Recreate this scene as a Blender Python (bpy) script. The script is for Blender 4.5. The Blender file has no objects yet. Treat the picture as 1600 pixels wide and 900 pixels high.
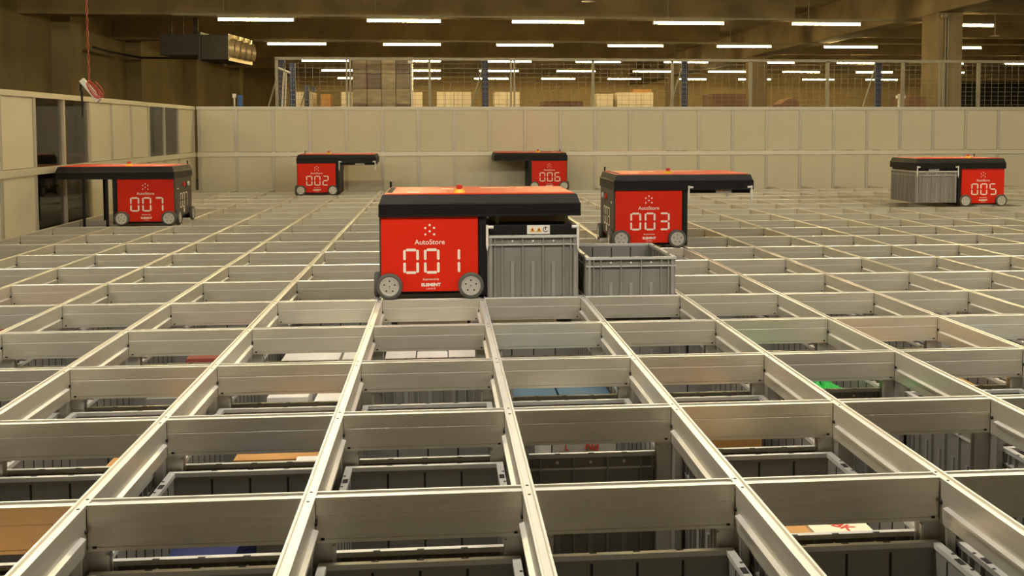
import bpy, math, random
from mathutils import Matrix, Vector
random.seed(7)
scene = bpy.context.scene
col = scene.collection

# ------------------------------------------------------------------ camera
cd = bpy.data.cameras.new('camera'); cam = bpy.data.objects.new('camera', cd); col.objects.link(cam)
YAW, PITCH, ROLL = 0.096, 0.0632, -0.0014
fw = Vector((math.sin(YAW)*math.cos(PITCH), math.cos(YAW)*math.cos(PITCH), -math.sin(PITCH)))
rt = Vector((math.cos(YAW), -math.sin(YAW), 0)); up = rt.cross(fw)
c_, s_ = math.cos(ROLL), math.sin(ROLL)
r2, u2 = c_*rt+s_*up, -s_*rt+c_*up
cam.matrix_world = Matrix(((r2.x, u2.x, -fw.x, 0.298), (r2.y, u2.y, -fw.y, -5.274), (r2.z, u2.z, -fw.z, 0.816), (0, 0, 0, 1)))
cd.sensor_width = 36.0; cd.lens = 1720.0/1600*36.0
cd.shift_x = -54.9/1600; cd.shift_y = -140.0/1600
cd.clip_start = 0.02; cd.clip_end = 300
scene.camera = cam

# ------------------------------------------------------------------ world, exposure
w = bpy.data.worlds.new('world'); scene.world = w; w.use_nodes = True
w.node_tree.nodes['Background'].inputs[0].default_value = (0.9, 0.75, 0.5, 1)
w.node_tree.nodes['Background'].inputs[1].default_value = 0.02
vs = scene.view_settings
vs.view_transform = 'Standard'; vs.look = 'None'; vs.gamma = 1.0; vs.use_curve_mapping = False
vs.exposure = 0.0
NEAR_LAMP = ((1.0, 0.82, 0.43), 150.0)      # colour, strength of the tubes over the grid
FRONT_LAMP = ((1.0, 0.94, 0.80), 300.0)    # whiter tubes over the first rows of cells
FAR_LAMP = ((1.0, 0.725, 0.29), 98.0)      # tubes of the hall beyond
try:
    scene.cycles.use_denoising = True
    scene.cycles.max_bounces = 8
    scene.cycles.sample_clamp_indirect = 6.0
except Exception:
    pass

# ------------------------------------------------------------------ materials
def mat(name, color, rough=0.5, metal=0.0, noise=0.0, nscale=8.0, bump=0.0, bscale=60.0, stretch=(1, 1, 1), emit=None, spec=0.5):
    m = bpy.data.materials.new(name); m.use_nodes = True
    nt = m.node_tree; b = nt.nodes['Principled BSDF']
    b.inputs['Base Color'].default_value = (*color, 1)
    b.inputs['Roughness'].default_value = rough
    b.inputs['Metallic'].default_value = metal
    b.inputs['Specular IOR Level'].default_value = spec
    if emit:
        b.inputs['Emission Color'].default_value = (*emit[0], 1); b.inputs['Emission Strength'].default_value = emit[1]
    if noise or bump:
        tc = nt.nodes.new('ShaderNodeTexCoord'); mp = nt.nodes.new('ShaderNodeMapping'); mp.inputs['Scale'].default_value = stretch
        nt.links.new(tc.outputs['Object'], mp.inputs['Vector'])
    if noise:
        n = nt.nodes.new('ShaderNodeTexNoise'); n.inputs['Scale'].default_value = nscale; n.inputs['Detail'].default_value = 6
        nt.links.new(mp.outputs[0], n.inputs['Vector'])
        r = nt.nodes.new('ShaderNodeValToRGB')
        r.color_ramp.elements[0].position = 0.3; r.color_ramp.elements[1].position = 0.7
        r.color_ramp.elements[0].color = (*[c*(1-noise) for c in color], 1)
        r.color_ramp.elements[1].color = (*[min(1, c*(1+noise)) for c in color], 1)
        nt.links.new(n.outputs['Fac'], r.inputs[0]); nt.links.new(r.outputs[0], b.inputs['Base Color'])
    if bump:
        n2 = nt.nodes.new('ShaderNodeTexNoise'); n2.inputs['Scale'].default_value = bscale; n2.inputs['Detail'].default_value = 4
        nt.links.new(mp.outputs[0], n2.inputs['Vector'])
        bp = nt.nodes.new('ShaderNodeBump'); bp.inputs['Strength'].default_value = bump; bp.inputs['Distance'].default_value = 0.01
        nt.links.new(n2.outputs['Fac'], bp.inputs['Height']); nt.links.new(bp.outputs[0], b.inputs['Normal'])
    return m
M = {}
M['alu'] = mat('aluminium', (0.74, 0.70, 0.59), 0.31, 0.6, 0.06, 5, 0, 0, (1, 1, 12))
M['track'] = mat('worn_lit_track', (0.90, 0.88, 0.84), 0.33, 0.4, 0.04, 9)  # worn running surface, also painted paler for the overhead light on top faces
M['alu_dark'] = mat('aluminium_upright', (0.55, 0.53, 0.48), 0.4, 0.7, 0.06, 5)
M['wheel_alu'] = mat('wheel_metal', (0.62, 0.60, 0.54), 0.4, 0.5)
M['red'] = mat('red_lacquer', (0.64, 0.020, 0.004), 0.5, 0.0, 0.04, 3, spec=0.2)
M['lid_red'] = mat('lid_red', (0.66, 0.045, 0.012), 0.42, spec=0.4)
M['black'] = mat('black_extrusion', (0.007, 0.0065, 0.006), 0.5, spec=0.3)
M['charcoal'] = mat('charcoal_housing', (0.06, 0.050, 0.038), 0.55)
M['tire'] = mat('grey_rubber', (0.085, 0.08, 0.07), 0.7)
M['white_print'] = mat('white_print', (0.86, 0.78, 0.66), 0.5)
M['white'] = mat('white_plastic', (0.75, 0.72, 0.65), 0.4)
M['bin'] = mat('grey_bin_plastic', (0.215, 0.205, 0.185), 0.42, 0, 0.05, 3)
M['rim'] = mat('bin_rim_lit_plastic', (0.52, 0.51, 0.48), 0.35, 0, 0.04, 6)  # rim painted paler than the shell, as if catching the lamps above
M['rib'] = mat('bin_rib_worn_lit', (0.275, 0.265, 0.238), 0.45)  # worn edges, with the light ribs catch also put into the colour
M['rail_light'] = mat('bright_rail', (0.75, 0.70, 0.56), 0.4, 0.3)
M['hole'] = mat('dark_recess', (0.015, 0.014, 0.012), 0.8)
M['yellow'] = mat('stop_yellow', (0.85, 0.50, 0.02), 0.4)
M['stop_red'] = mat('stop_red', (0.65, 0.02, 0.01), 0.35)
M['orange'] = mat('warning_orange', (0.80, 0.36, 0.03), 0.5)
M['panel'] = mat('beige_panel', (0.66, 0.61, 0.46), 0.55, 0, 0.03, 2)
M['frame'] = mat('wall_frame_aluminium', (0.55, 0.52, 0.43), 0.45, 0.35)
M['concrete'] = mat('concrete', (0.27, 0.205, 0.115), 0.85, 0, 0.28, 1.3, 0.15, 20)
M['concrete_wall'] = mat('dark_concrete', (0.25, 0.20, 0.10), 0.85, 0, 0.18, 0.9, 0.15, 20)
M['far_wall'] = mat('far_plaster', (0.74, 0.58, 0.29), 0.85, 0, 0.08, 0.6)
M['floor'] = mat('floor_concrete', (0.09, 0.08, 0.06), 0.85, 0, 0.15, 1.0)
M['cardboard'] = mat('cardboard', (0.50, 0.26, 0.08), 0.8, 0, 0.08, 6)
M['cardboard_pale'] = mat('pale_carton', (0.86, 0.74, 0.54), 0.7, 0, 0.10, 5)
M['wrap'] = mat('wrapped_carton', (0.28, 0.20, 0.10), 0.4, 0, 0.30, 5, 0.5, 14, (1, 1, 3))
M['wrap_dark'] = mat('wrapped_dark_carton', (0.16, 0.10, 0.05), 0.4, 0, 0.30, 6, 0.5, 14, (1, 1, 3))
M['wrap_light'] = mat('wrapped_pale_carton', (0.42, 0.32, 0.16), 0.4, 0, 0.25, 6, 0.5, 14, (1, 1, 3))
M['plastic_film'] = mat('stretch_film', (0.80, 0.76, 0.66), 0.25, 0, 0.15, 9, 0.8, 18)
M['brown'] = mat('dark_brown_carton', (0.20, 0.10, 0.045), 0.75, 0, 0.15, 7)
M['wood'] = mat('pallet_wood', (0.42, 0.28, 0.14), 0.8, 0, 0.2, 9)
M['blue'] = mat('rack_blue', (0.012, 0.022, 0.075), 0.5)
M['bright_blue'] = mat('blue_board', (0.02, 0.10, 0.38), 0.5)
M['steel'] = mat('galvanised_steel', (0.28, 0.25, 0.18), 0.5, 0.5, 0.1, 8)
M['duct'] = mat('duct_steel', (0.05, 0.048, 0.045), 0.5, 0.3, 0.1, 5)
M['nozzle'] = mat('nozzle_metal', (0.60, 0.50, 0.34), 0.4, 0.5)
M['cord'] = mat('red_cord', (0.48, 0.07, 0.05), 0.6)
M['paper'] = mat('white_carton', (0.80, 0.77, 0.72), 0.6)
M['grey_white'] = mat('greyish_carton', (0.48, 0.45, 0.40), 0.65)
M['blue_item'] = mat('blue_crate', (0.04, 0.11, 0.19), 0.5)
M['navy'] = mat('navy_wrap', (0.008, 0.016, 0.085), 0.6, spec=0.2)
M['green'] = mat('green_bag', (0.03, 0.42, 0.07), 0.4, 0, 0.3, 30, 0.5, 30)
M['red_item'] = mat('red_carton', (0.27, 0.06, 0.045), 0.7)
M['light_blue'] = mat('pale_blue_carton', (0.34, 0.42, 0.50), 0.6)
M['print_red'] = mat('red_print', (0.60, 0.03, 0.02), 0.5)
M['grey_item'] = mat('grey_carton', (0.25, 0.24, 0.23), 0.6)
M['door'] = mat('dark_shutter', (0.045, 0.05, 0.05), 0.6)
M['near_tube'] = mat('near_tube_light', (1, 1, 1), emit=NEAR_LAMP)
M['front_tube'] = mat('front_tube_light', (1, 1, 1), emit=FRONT_LAMP)
M['far_tube'] = mat('far_tube_light', (1, 1, 1), emit=FAR_LAMP)
# clear acrylic pane
g = bpy.data.materials.new('clear_acrylic'); g.use_nodes = True
nt = g.node_tree; nt.nodes.clear()
o_ = nt.nodes.new('ShaderNodeOutputMaterial'); mx_ = nt.nodes.new('ShaderNodeMixShader'); tr = nt.nodes.new('ShaderNodeBsdfTransparent')
gl = nt.nodes.new('ShaderNodeBsdfGlossy'); gl.inputs['Roughness'].default_value = 0.03
fr = nt.nodes.new('ShaderNodeFresnel'); fr.inputs[0].default_value = 1.5
tr.inputs[0].default_value = (0.95, 0.93, 0.88, 1)
nt.links.new(fr.outputs[0], mx_.inputs[0]); nt.links.new(tr.outputs[0], mx_.inputs[1]); nt.links.new(gl.outputs[0], mx_.inputs[2]); nt.links.new(mx_.outputs[0], o_.inputs[0])
M['acrylic'] = g

# ------------------------------------------------------------------ mesh helpers
class MB:
    def __init__(s): s.v = []; s.f = []; s.m = []; s.sm = []
    def add(s, vs_, fs, mi=0, smooth=False):
        n = len(s.v); s.v += [tuple(p) for p in vs_]
        for f in fs: s.f.append(tuple(n+i for i in f)); s.m.append(mi); s.sm.append(smooth)
    def box(s, x0, x1, y0, y1, z0, z1, mi=0):
        x0, x1 = min(x0, x1), max(x0, x1); y0, y1 = min(y0, y1), max(y0, y1); z0, z1 = min(z0, z1), max(z0, z1)
        s.add([(x0,y0,z0),(x1,y0,z0),(x1,y1,z0),(x0,y1,z0),(x0,y0,z1),(x1,y0,z1),(x1,y1,z1),(x0,y1,z1)],
              [(0,3,2,1),(4,5,6,7),(0,1,5,4),(1,2,6,5),(2,3,7,6),(3,0,4,7)], mi); return s
    def cyl(s, c, axis, r, h, n=24, mi=0, r2=None, cap=True):
        # from c along +axis for h
        r2 = r if r2 is None else r2
        ax = 'xyz'.index(axis); a, b = [(1,2),(2,0),(0,1)][ax]
        P = []
        for k, (rr, d) in enumerate(((r, 0), (r2, h))):
            for i in range(n):
                t = 2*math.pi*i/n; p = list(c); p[a] += rr*math.cos(t); p[b] += rr*math.sin(t); p[ax] += d; P.append(p)
        s.add(P, [(i, (i+1) % n, n+(i+1) % n, n+i) for i in range(n)], mi, True)
        if cap: s.add(P, [tuple(range(n-1, -1, -1)), tuple(range(n, 2*n))], mi)
        return s
    def prism(s, pts, axis, a, b, mi=0):
        # pts: closed polygon, counter-clockwise in the two other axes
        ax = 'xyz'.index(axis); n = len(pts); P = []
        for d in (a, b):
            for (u, q) in pts:
                p = [0, 0, 0]; o = [(1,2),(0,2),(0,1)][ax]; p[o[0]] = u; p[o[1]] = q; p[ax] = d; P.append(p)
        s.add(P, [(i, (i+1) % n, n+(i+1) % n, n+i) for i in range(n)]+[tuple(range(n-1, -1, -1)), tuple(range(n, 2*n))], mi); return s
    def tube(s, pts, r, n=8, mi=0):
        pts = [Vector(p) for p in pts]; P = []
        for k, p in enumerate(pts):
            d = (pts[min(k+1, len(pts)-1)]-pts[max(k-1, 0)]).normalized()
            a = d.cross(Vector((0, 0, 1)) if abs(d.z) < 0.9 else Vector((1, 0, 0))).normalized(); b = d.cross(a)
            for i in range(n):
                t = 2*math.pi*i/n; P.append(p+a*(r*math.cos(t))+b*(r*math.sin(t)))
        F = []
        for k in range(len(pts)-1):
            for i in range(n): F.append((k*n+i, k*n+(i+1) % n, (k+1)*n+(i+1) % n, (k+1)*n+i))
        s.add(P, F, mi, True); s.add(P[:n]+P[-n:], [tuple(range(n)), tuple(range(2*n-1, n-1, -1))], mi); return s
    def top_faces(s, mi):  # horizontal upper faces, ledges included, get the material with painted overhead light
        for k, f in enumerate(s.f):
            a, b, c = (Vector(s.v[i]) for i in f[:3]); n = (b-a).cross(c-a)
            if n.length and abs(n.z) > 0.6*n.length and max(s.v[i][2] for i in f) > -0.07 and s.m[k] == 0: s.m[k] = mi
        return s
    def mesh(s, name, mats):
        me = bpy.data.meshes.new(name); me.from_pydata(s.v, [], s.f)
        for k in (mats if isinstance(mats, (list, tuple)) else [mats]): me.materials.append(M[k])
        me.polygons.foreach_set('material_index', s.m); me.polygons.foreach_set('use_smooth', s.sm)
        me.update()
        import bmesh
        bm = bmesh.new(); bm.from_mesh(me); bmesh.ops.recalc_face_normals(bm, faces=bm.faces); bm.to_mesh(me); bm.free()
        return me
    def build(s, name, mats, parent=None, loc=(0, 0, 0), bevel=0):
        o = link(name, s.mesh(name, mats), parent, loc)
        if bevel:
            b = o.modifiers.new('bevel', 'BEVEL'); b.width = bevel; b.segments = 2; b.limit_method = 'ANGLE'
        return o
def link(name, me, parent=None, loc=(0, 0, 0)):
    o = bpy.data.objects.new(name, me); col.objects.link(o); o.location = loc
    if parent: o.parent = parent
    return o
def tag(o, label=None, cat=None, group=None, kind=None):
    if label: o['label'] = label
    if cat: o['category'] = cat
    if group: o['group'] = group
    if kind: o['kind'] = kind
    return o
def thing(name, loc, label, cat, group=None):
    o = bpy.data.objects.new(name, None); o.empty_display_size = 0.1; col.objects.link(o); o.location = loc
    return tag(o, label, cat, group)
def copy_tree(o, parent=None):
    c = o.copy(); col.objects.link(c); c.parent = parent
    for ch in list(o.children): copy_tree(ch, c)
    return c
def text_mesh(name, body, size, material, bold=0.0, sx=1.0):
    cu = bpy.data.curves.new(name, 'FONT'); cu.body = body; cu.size = size; cu.align_x = 'CENTER'; cu.align_y = 'CENTER'
    cu.extrude = 0.0006; cu.offset = bold; cu.resolution_u = 3
    o = bpy.data.objects.new(name, cu); col.objects.link(o)
    dg = bpy.context.evaluated_depsgraph_get()
    me = bpy.data.meshes.new_from_object(o.evaluated_get(dg))
    bpy.data.objects.remove(o); bpy.data.curves.remove(cu)
    me.transform(Matrix.Diagonal((sx, 1, 1, 1)))
    me.materials.clear(); me.materials.append(M[material]); me.name = name
    return me
TO_FRONT = Matrix.Rotation(math.pi/2, 4, 'X')       # text faces -y
TO_RIGHT = Matrix.Rotation(math.pi/2, 4, 'Z') @ TO_FRONT   # faces +x
TO_LEFT = Matrix.Rotation(-math.pi/2, 4, 'Z') @ TO_FRONT   # faces -x

# ------------------------------------------------------------------ the building
W, D = 0.49, 0.705
ZF = -0.807
def struct(name, mb, mats, parent=None):
    o = mb.build(name, mats, parent)
    if parent is None: o['kind'] = 'structure'
    return o
struct('floor', MB().box(-8.4, 40, -14, 52, ZF-0.2, ZF), 'floor')
struct('ceiling', MB().box(-8.4, 40, -14, 52, 3.95, 4.15), 'concrete')
struct('wall_back', MB().box(-8.4, 40, 51.6, 52, ZF, 3.95), 'far_wall')
struct('wall_front', MB().box(-8.4, 40, -14.3, -14, ZF, 3.95), 'concrete_wall')
struct('wall_right', MB().box(40, 40.3, -14, 52, ZF, 3.95), 'far_wall')
wl = struct('wall_left', MB().box(-8.4, -8.0, -14, 52, ZF, 3.95), 'concrete_wall')
for y in (-6.0, 0.5, 7.0, 13.5, 19.4, 25.0, 31.7, 39.4):     # pilasters of the left wall
    MB().box(-8.0, -7.6, y, y+0.75, ZF, 3.95).build('pilaster', 'concrete_wall', wl)
dr = struct('door_1', MB().box(26.6, 35.0, 51.5, 51.6, ZF, 3.3), 'door')
for k in range(8): MB().box(26.6+k*1.05+0.03, 26.6+(k+1)*1.05-0.03, 51.46, 51.5, ZF, 3.25).build('door_panel', 'door', dr)
BY = [17.4, 23.7, 30.7, 36.6, 43.0]              # beam lines; the lamps hang just in front of them
for k, y in enumerate([-8.6, -2.3, 4.1, 10.6]+BY):
    xe = 7.75 if y > 0 else 10.3
    struct('trim_%d' % (k+1), MB().box(-8.0, xe, y+0.12, y+0.62, 3.10, 3.95), 'concrete')
    struct('trim_%d' % (k+21), MB().box(10.75, 40, y+0.12, y+0.62, 3.30, 3.95), 'concrete')
struct('trim_11', MB().box(10.1, 10.75, -14, 51.6, 3.10, 3.95), 'concrete')
for k, (y, h) in enumerate(((15.8, 0.7), (28.9, 0.7), (41.8, 0.7))):
    c = thing('concrete_column', (10.1, y, ZF), ['nearest concrete column, under the long girder at right', 'second concrete column along the girder, further back',
        'third concrete column along the girder, farthest back'][k], 'column', 'columns under the girder')
    MB().box(0, 0.5, 0, 0.75, 0, 3.9).build('shaft', 'concrete', c)
    MB().box(-0.03, 0.53, -0.03, 0.78, 0, 0.02).build('foot', 'concrete', c)
p = thing('conduit', (10.22, 15.74, ZF), 'pair of thin vertical conduits on the nearest concrete column', 'pipe')
for dx in (0, 0.055): MB().cyl((dx, 0, 0), 'z', 0.018, 3.86, 8).build('pipe', 'steel', p)
MB().box(-0.09, 0.03, -0.02, 0.02, 3.80, 3.86).build('junction_box', 'steel', p)

# ------------------------------------------------------------------ ceiling lamps
ORD = ['first', 'second', 'third', 'fourth', 'fifth', 'sixth', 'seventh', 'eighth', 'ninth', 'tenth']
ROWW = ['nearest', 'second', 'third', 'fourth', 'farthest']
def lamp_mesh():
    a = MB().box(-0.735, 0.735, -0.05, 0.05, 0.03, 0.075).box(-0.755, -0.735, -0.05, 0.05, -0.03, 0.075).box(0.735, 0.755, -0.05, 0.05, -0.03, 0.075)
    b = MB()
    pts = [(0.028*math.cos(t), 0.022*math.sin(t)) for t in [2*math.pi*k/10 for k in range(10)]]
    b.prism(pts, 'x', -0.735, 0.735)
    return a.mesh('housing', 'steel'), b
hous, tb = lamp_mesh()
tubes = {'near': tb.mesh('tube', 'near_tube'), 'front': tb.mesh('tube', 'front_tube'), 'far': tb.mesh('tube', 'far_tube')}
def lamp(x, y, kind, label, group):
    t = thing('tube_lamp', (x, y, 3.0), label, 'lamp', group)
    link('housing', hous, t); link('tube', tubes[kind], t)
for r, y in enumerate(BY):
    for k in range(8 if r < 2 else (9 if r < 4 else 10)):
        lamp(-3.365+2.935*k, y, 'far', '%s tube lamp from the left in the %s row of ceiling lamps' % (ORD[k], ROWW[r]), 'lamps of the %s row' % ROWW[r])
    t = thing('lamp_trunking', (0, y, 3.075), 'thin metal trunking carrying the %s row of ceiling lamps' % ROWW[r], 'trunking', 'lamp trunkings')
    MB().box(-5, 26, -0.03, 0.03, 0, 0.035).build('channel', 'steel', t)
    for x in range(-4, 26, 3): MB().box(x-0.01, x+0.01, -0.01, 0.01, 0.035, 0.875).build('hanger', 'steel', t)
for r, y in enumerate((10.6, 4.1, -2.3)):
    for k in range(7):
        lamp(-6.3+2.935*k, y, 'near' if y > 0 else 'front', '%s tube lamp from the left in the %s overhead row, above the frame' % (ORD[k], ['deepest', 'middle', 'nearest'][r]), 'lamps over the grid')
for k, (x, y) in enumerate(((13.4, 19.9), (3.2, 16.3))):
    t = thing('ceiling_disc', (x, y, 2.98 if k == 0 else 3.3), ['small white disc on a rod, right of the nearest column', 'small white disc on a rod at the top edge, above the middle'][k], 'fitting', 'white ceiling discs')
    MB().cyl((0, 0, 0), 'z', 0.14, 0.03, 20, 0, 0.08).build('disc', 'white', t); MB().cyl((0, 0, 0.03), 'z', 0.012, 0.94 if k == 0 else 0.62, 8).build('rod', 'steel', t)

# ------------------------------------------------------------------ duct, pipe, hanging device
t = thing('air_duct', (-5.77, 19.7, 2.32), 'dark air duct unit with four round nozzles hanging by the left wall', 'duct')
t.rotation_euler.z = -0.1
MB().box(-0.05, 0.80, 0, 1.6, 0.12, 0.58).build('plenum', 'duct', t, bevel=0.01)
MB().box(0.80, 0.86, -0.04, 1.9, 0.0, 0.62).build('flange', 'duct', t)
MB().box(0.86, 1.46, 0, 1.9, 0.02, 0.56).build('outlet_box', 'duct', t, bevel=0.01)
MB().box(1.455, 1.465, 0.0, 1.9, 0.0, 0.58).build('front_plate', 'nozzle', t)
for k in range(4):
    m = MB(); c = (1.46, 0.24+0.47*k, 0.28)
    m.cyl(c, 'x', 0.21, 0.11, 24, 0, 0.20, cap=False); m.cyl((c[0]+0.11, c[1], c[2]), 'x', 0.20, -0.09, 24, 0, 0.14, cap=False)
    m.cyl((c[0]+0.03, c[1], c[2]), 'x', 0.14, 0.005, 24, 1)
    n_ = m.build('nozzle', ['nozzle', 'hole'], t)
    MB().box(1.46, 1.52, c[1]-0.05, c[1]+0.05, 0.50, 0.57).build('bracket', 'nozzle', t)
for x in (0.1, 0.35, 0.6): MB().box(x, x+(0.1 if x == 0.6 else 0.02), 0.3, 0.33, 0.55, 1.63).build('hanger', 'duct', t)
o = MB().tube([(-7.55, 20.8, 2.68), (-7.55, 22.0, 2.66), (-7.4, 24.2, 2.66), (-4.9, 24.4, 2.66)], 0.028, 8).build('cable_pipe', 'hole')
tag(o, 'thin dark pipe running along the left building wall and under the duct', 'pipe')

t = thing('hanging_sensor', (-2.575, 4.226, 1.08), 'white stick device with coiled red cable hanging above left guard wall', 'device')
a = MB()
rot = Matrix.Rotation(math.radians(38), 4, 'Y')
m = MB().box(-0.022, 0.022, -0.02, 0.02, -0.11, 0.11).box(-0.026, 0.026, -0.024, 0.024, -0.11, -0.085)
m.v = [tuple(Matrix.Rotation(math.radians(-38), 4, 'Y') @ Vector(v)+Vector((-0.02, 0, 0.06))) for v in m.v]
m.build('stick', 'white', t, bevel=0.004)
MB().cyl((-0.098, 0, 0.05), 'z', 0.009, 0.06, 10, 0).cyl((-0.09, 0, -0.165), 'z', 0.006, 0.22, 8, 0, 0.011).build('black_rod', 'black', t)
m = MB()
for k in range(4):
    pts = []
    for i in range(25):
        u = 2*math.pi*i/24; q = Vector((0.022*math.cos(u)+0.004*k, 0.028*math.sin(u+k), 0.085*math.sin(u)))
        q = Matrix.Rotation(math.radians(-38), 4, 'Y') @ q + Vector((0.0+0.006*k, -0.02, 0.06)); pts.append(q)
    m.tube(pts, 0.0035, 6)
m.tube([(0.03, -0.02, 0.13), (0.08, -0.02, 0.07), (0.095, -0.02, 0.03), (0.06, -0.02, 0.015), (0.01, -0.02, 0.0)], 0.003, 6)
m.build('cable_coil', 'cord', t)
m = MB()
for ph in (0, math.pi):
    m.tube([(-0.028-0.008*z+0.008*math.cos(z*32+ph), 0.008*math.sin(z*32+ph), 0.12+z) for z in [0.0125*k for k in range(220)]], 0.0024, 5)
m.build('twisted_cord', 'cord', t)

# ------------------------------------------------------------------ aluminium grid
grid = thing('storage_grid', (0, 0, 0), 'bright aluminium track grid of open cells filling the foreground', 'grid')
HW = 0.0145
HC = 0.0225
prof = [(-HW, 0), (-HW, -0.105), (HW, -0.105), (HW, 0), (HW-0.005, 0), (HW-0.007, -0.005), (-HW+0.007, -0.005), (-HW+0.005, 0)]
prof_c = [(-HC, 0), (-HC, -0.036), (-HC+0.0015, -0.037), (-HC+0.0015, -0.039), (-HC, -0.040), (-HC, -0.0925), (-HC+0.002, -0.093), (-HC+0.002, -0.0945), (-HC, -0.095), (-HC, -0.103),
          (HC, -0.103), (HC, -0.095), (HC-0.002, -0.0945), (HC-0.002, -0.093), (HC, -0.0925), (HC, -0.040), (HC-0.0015, -0.039), (HC-0.0015, -0.037), (HC, -0.036),
          (HC, 0), (HC-0.007, 0), (HC-0.009, -0.005), (-HC+0.015, -0.005), (-HC+0.013, 0)]
J0, J1, I0, I1 = -14, 6, -6, 19
def seen_x(y, pad=0.35):
    t = max(0.4, y+5.274); return 0.298-0.345*t-pad, 0.298+0.56*t+pad
# long rails, one per column line
for i in range(I0, I1+1):
    m = MB().prism(prof, 'y', -J1*D, -J0*D, 0)
    m.v = [(v[0], v[1], v[2]) for v in m.v]
    for j in range(J0, J1):                           # ledges inside each cell and the joint holes
        y1, y0 = -j*D-0.062, -(j+1)*D+0.062
        for s in (-1, 1):
            m.prism([(s*HW, -0.066), (s*(HW+0.011), -0.066), (s*(HW+0.011), -0.060), (s*HW, -0.056)], 'y', y0, y1, 0)
        for dy in (-0.032, 0.032):
            m.cyl((0, -j*D+dy, -0.0055), 'z', 0.004, 0.0012, 8, 1)
        for s in (-1, 1):
            m.cyl((s*HW, -j*D-0.034, -0.055), 'x', 0.005, s*0.005, 8, 1)
            m.box(s*HW, s*(HW+0.001), -j*D-0.0242, -j*D-0.0228, -0.10, -0.008, 1)
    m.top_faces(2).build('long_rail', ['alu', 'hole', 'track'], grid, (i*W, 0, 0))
# cross rails between them
cm = MB().prism(prof_c, 'x', HW+0.0005, W-HW-0.0005, 0)
for x in (0.03, W-0.03):
    cm.box(x-0.004, x+0.004, -HC-0.003, -HC, -0.0962, -0.0915, 1)
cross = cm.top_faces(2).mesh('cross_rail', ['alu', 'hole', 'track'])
cells = []
for j in range(J0+1, J1+1):
    a_, b_ = seen_x(-j*D)
    for i in range(I0, I1):
        if a_ < (i+0.5)*W < b_: cells.append((( (i+0.5)*W-0.3)**2+(-j*D+5.27)**2, i, j))
cells.sort()
for d, i, j in cells[:300]: link('cross_rail', cross, grid, (i*W, -j*D, 0))
rest = MB()
for d, i, j in cells[300:]:
    rest.add([(v[0]+i*W, v[1]-j*D, v[2]) for v in cm.v], [], 0)
    n = len(rest.v)-len(cm.v)
    for f, mi in zip(cm.f, cm.m): rest.f.append(tuple(n+k for k in f)); rest.m.append(mi); rest.sm.append(False)
if rest.v: tag(rest.build('far_cross_rails', ['alu', 'hole', 'track'], grid), kind='stuff')
up_ = MB().box(-0.056, 0.056, -0.010, 0.010, ZF, -0.1035).box(-0.010, 0.010, -0.056, 0.056, ZF, -0.1035)
up_.box(-0.056, -0.050, -0.018, 0.018, ZF, -0.113).box(0.050, 0.056, -0.018, 0.018, ZF, -0.113)
upm = up_.mesh('upright', 'alu_dark')
for j in range(-1, 6):
    a_, b_ = seen_x(-j*D, 0.6)
    for i in range(I0, I1):
        if a_ < i*W < b_: link('upright', upm, grid, (i*W, -j*D, 0))

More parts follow.
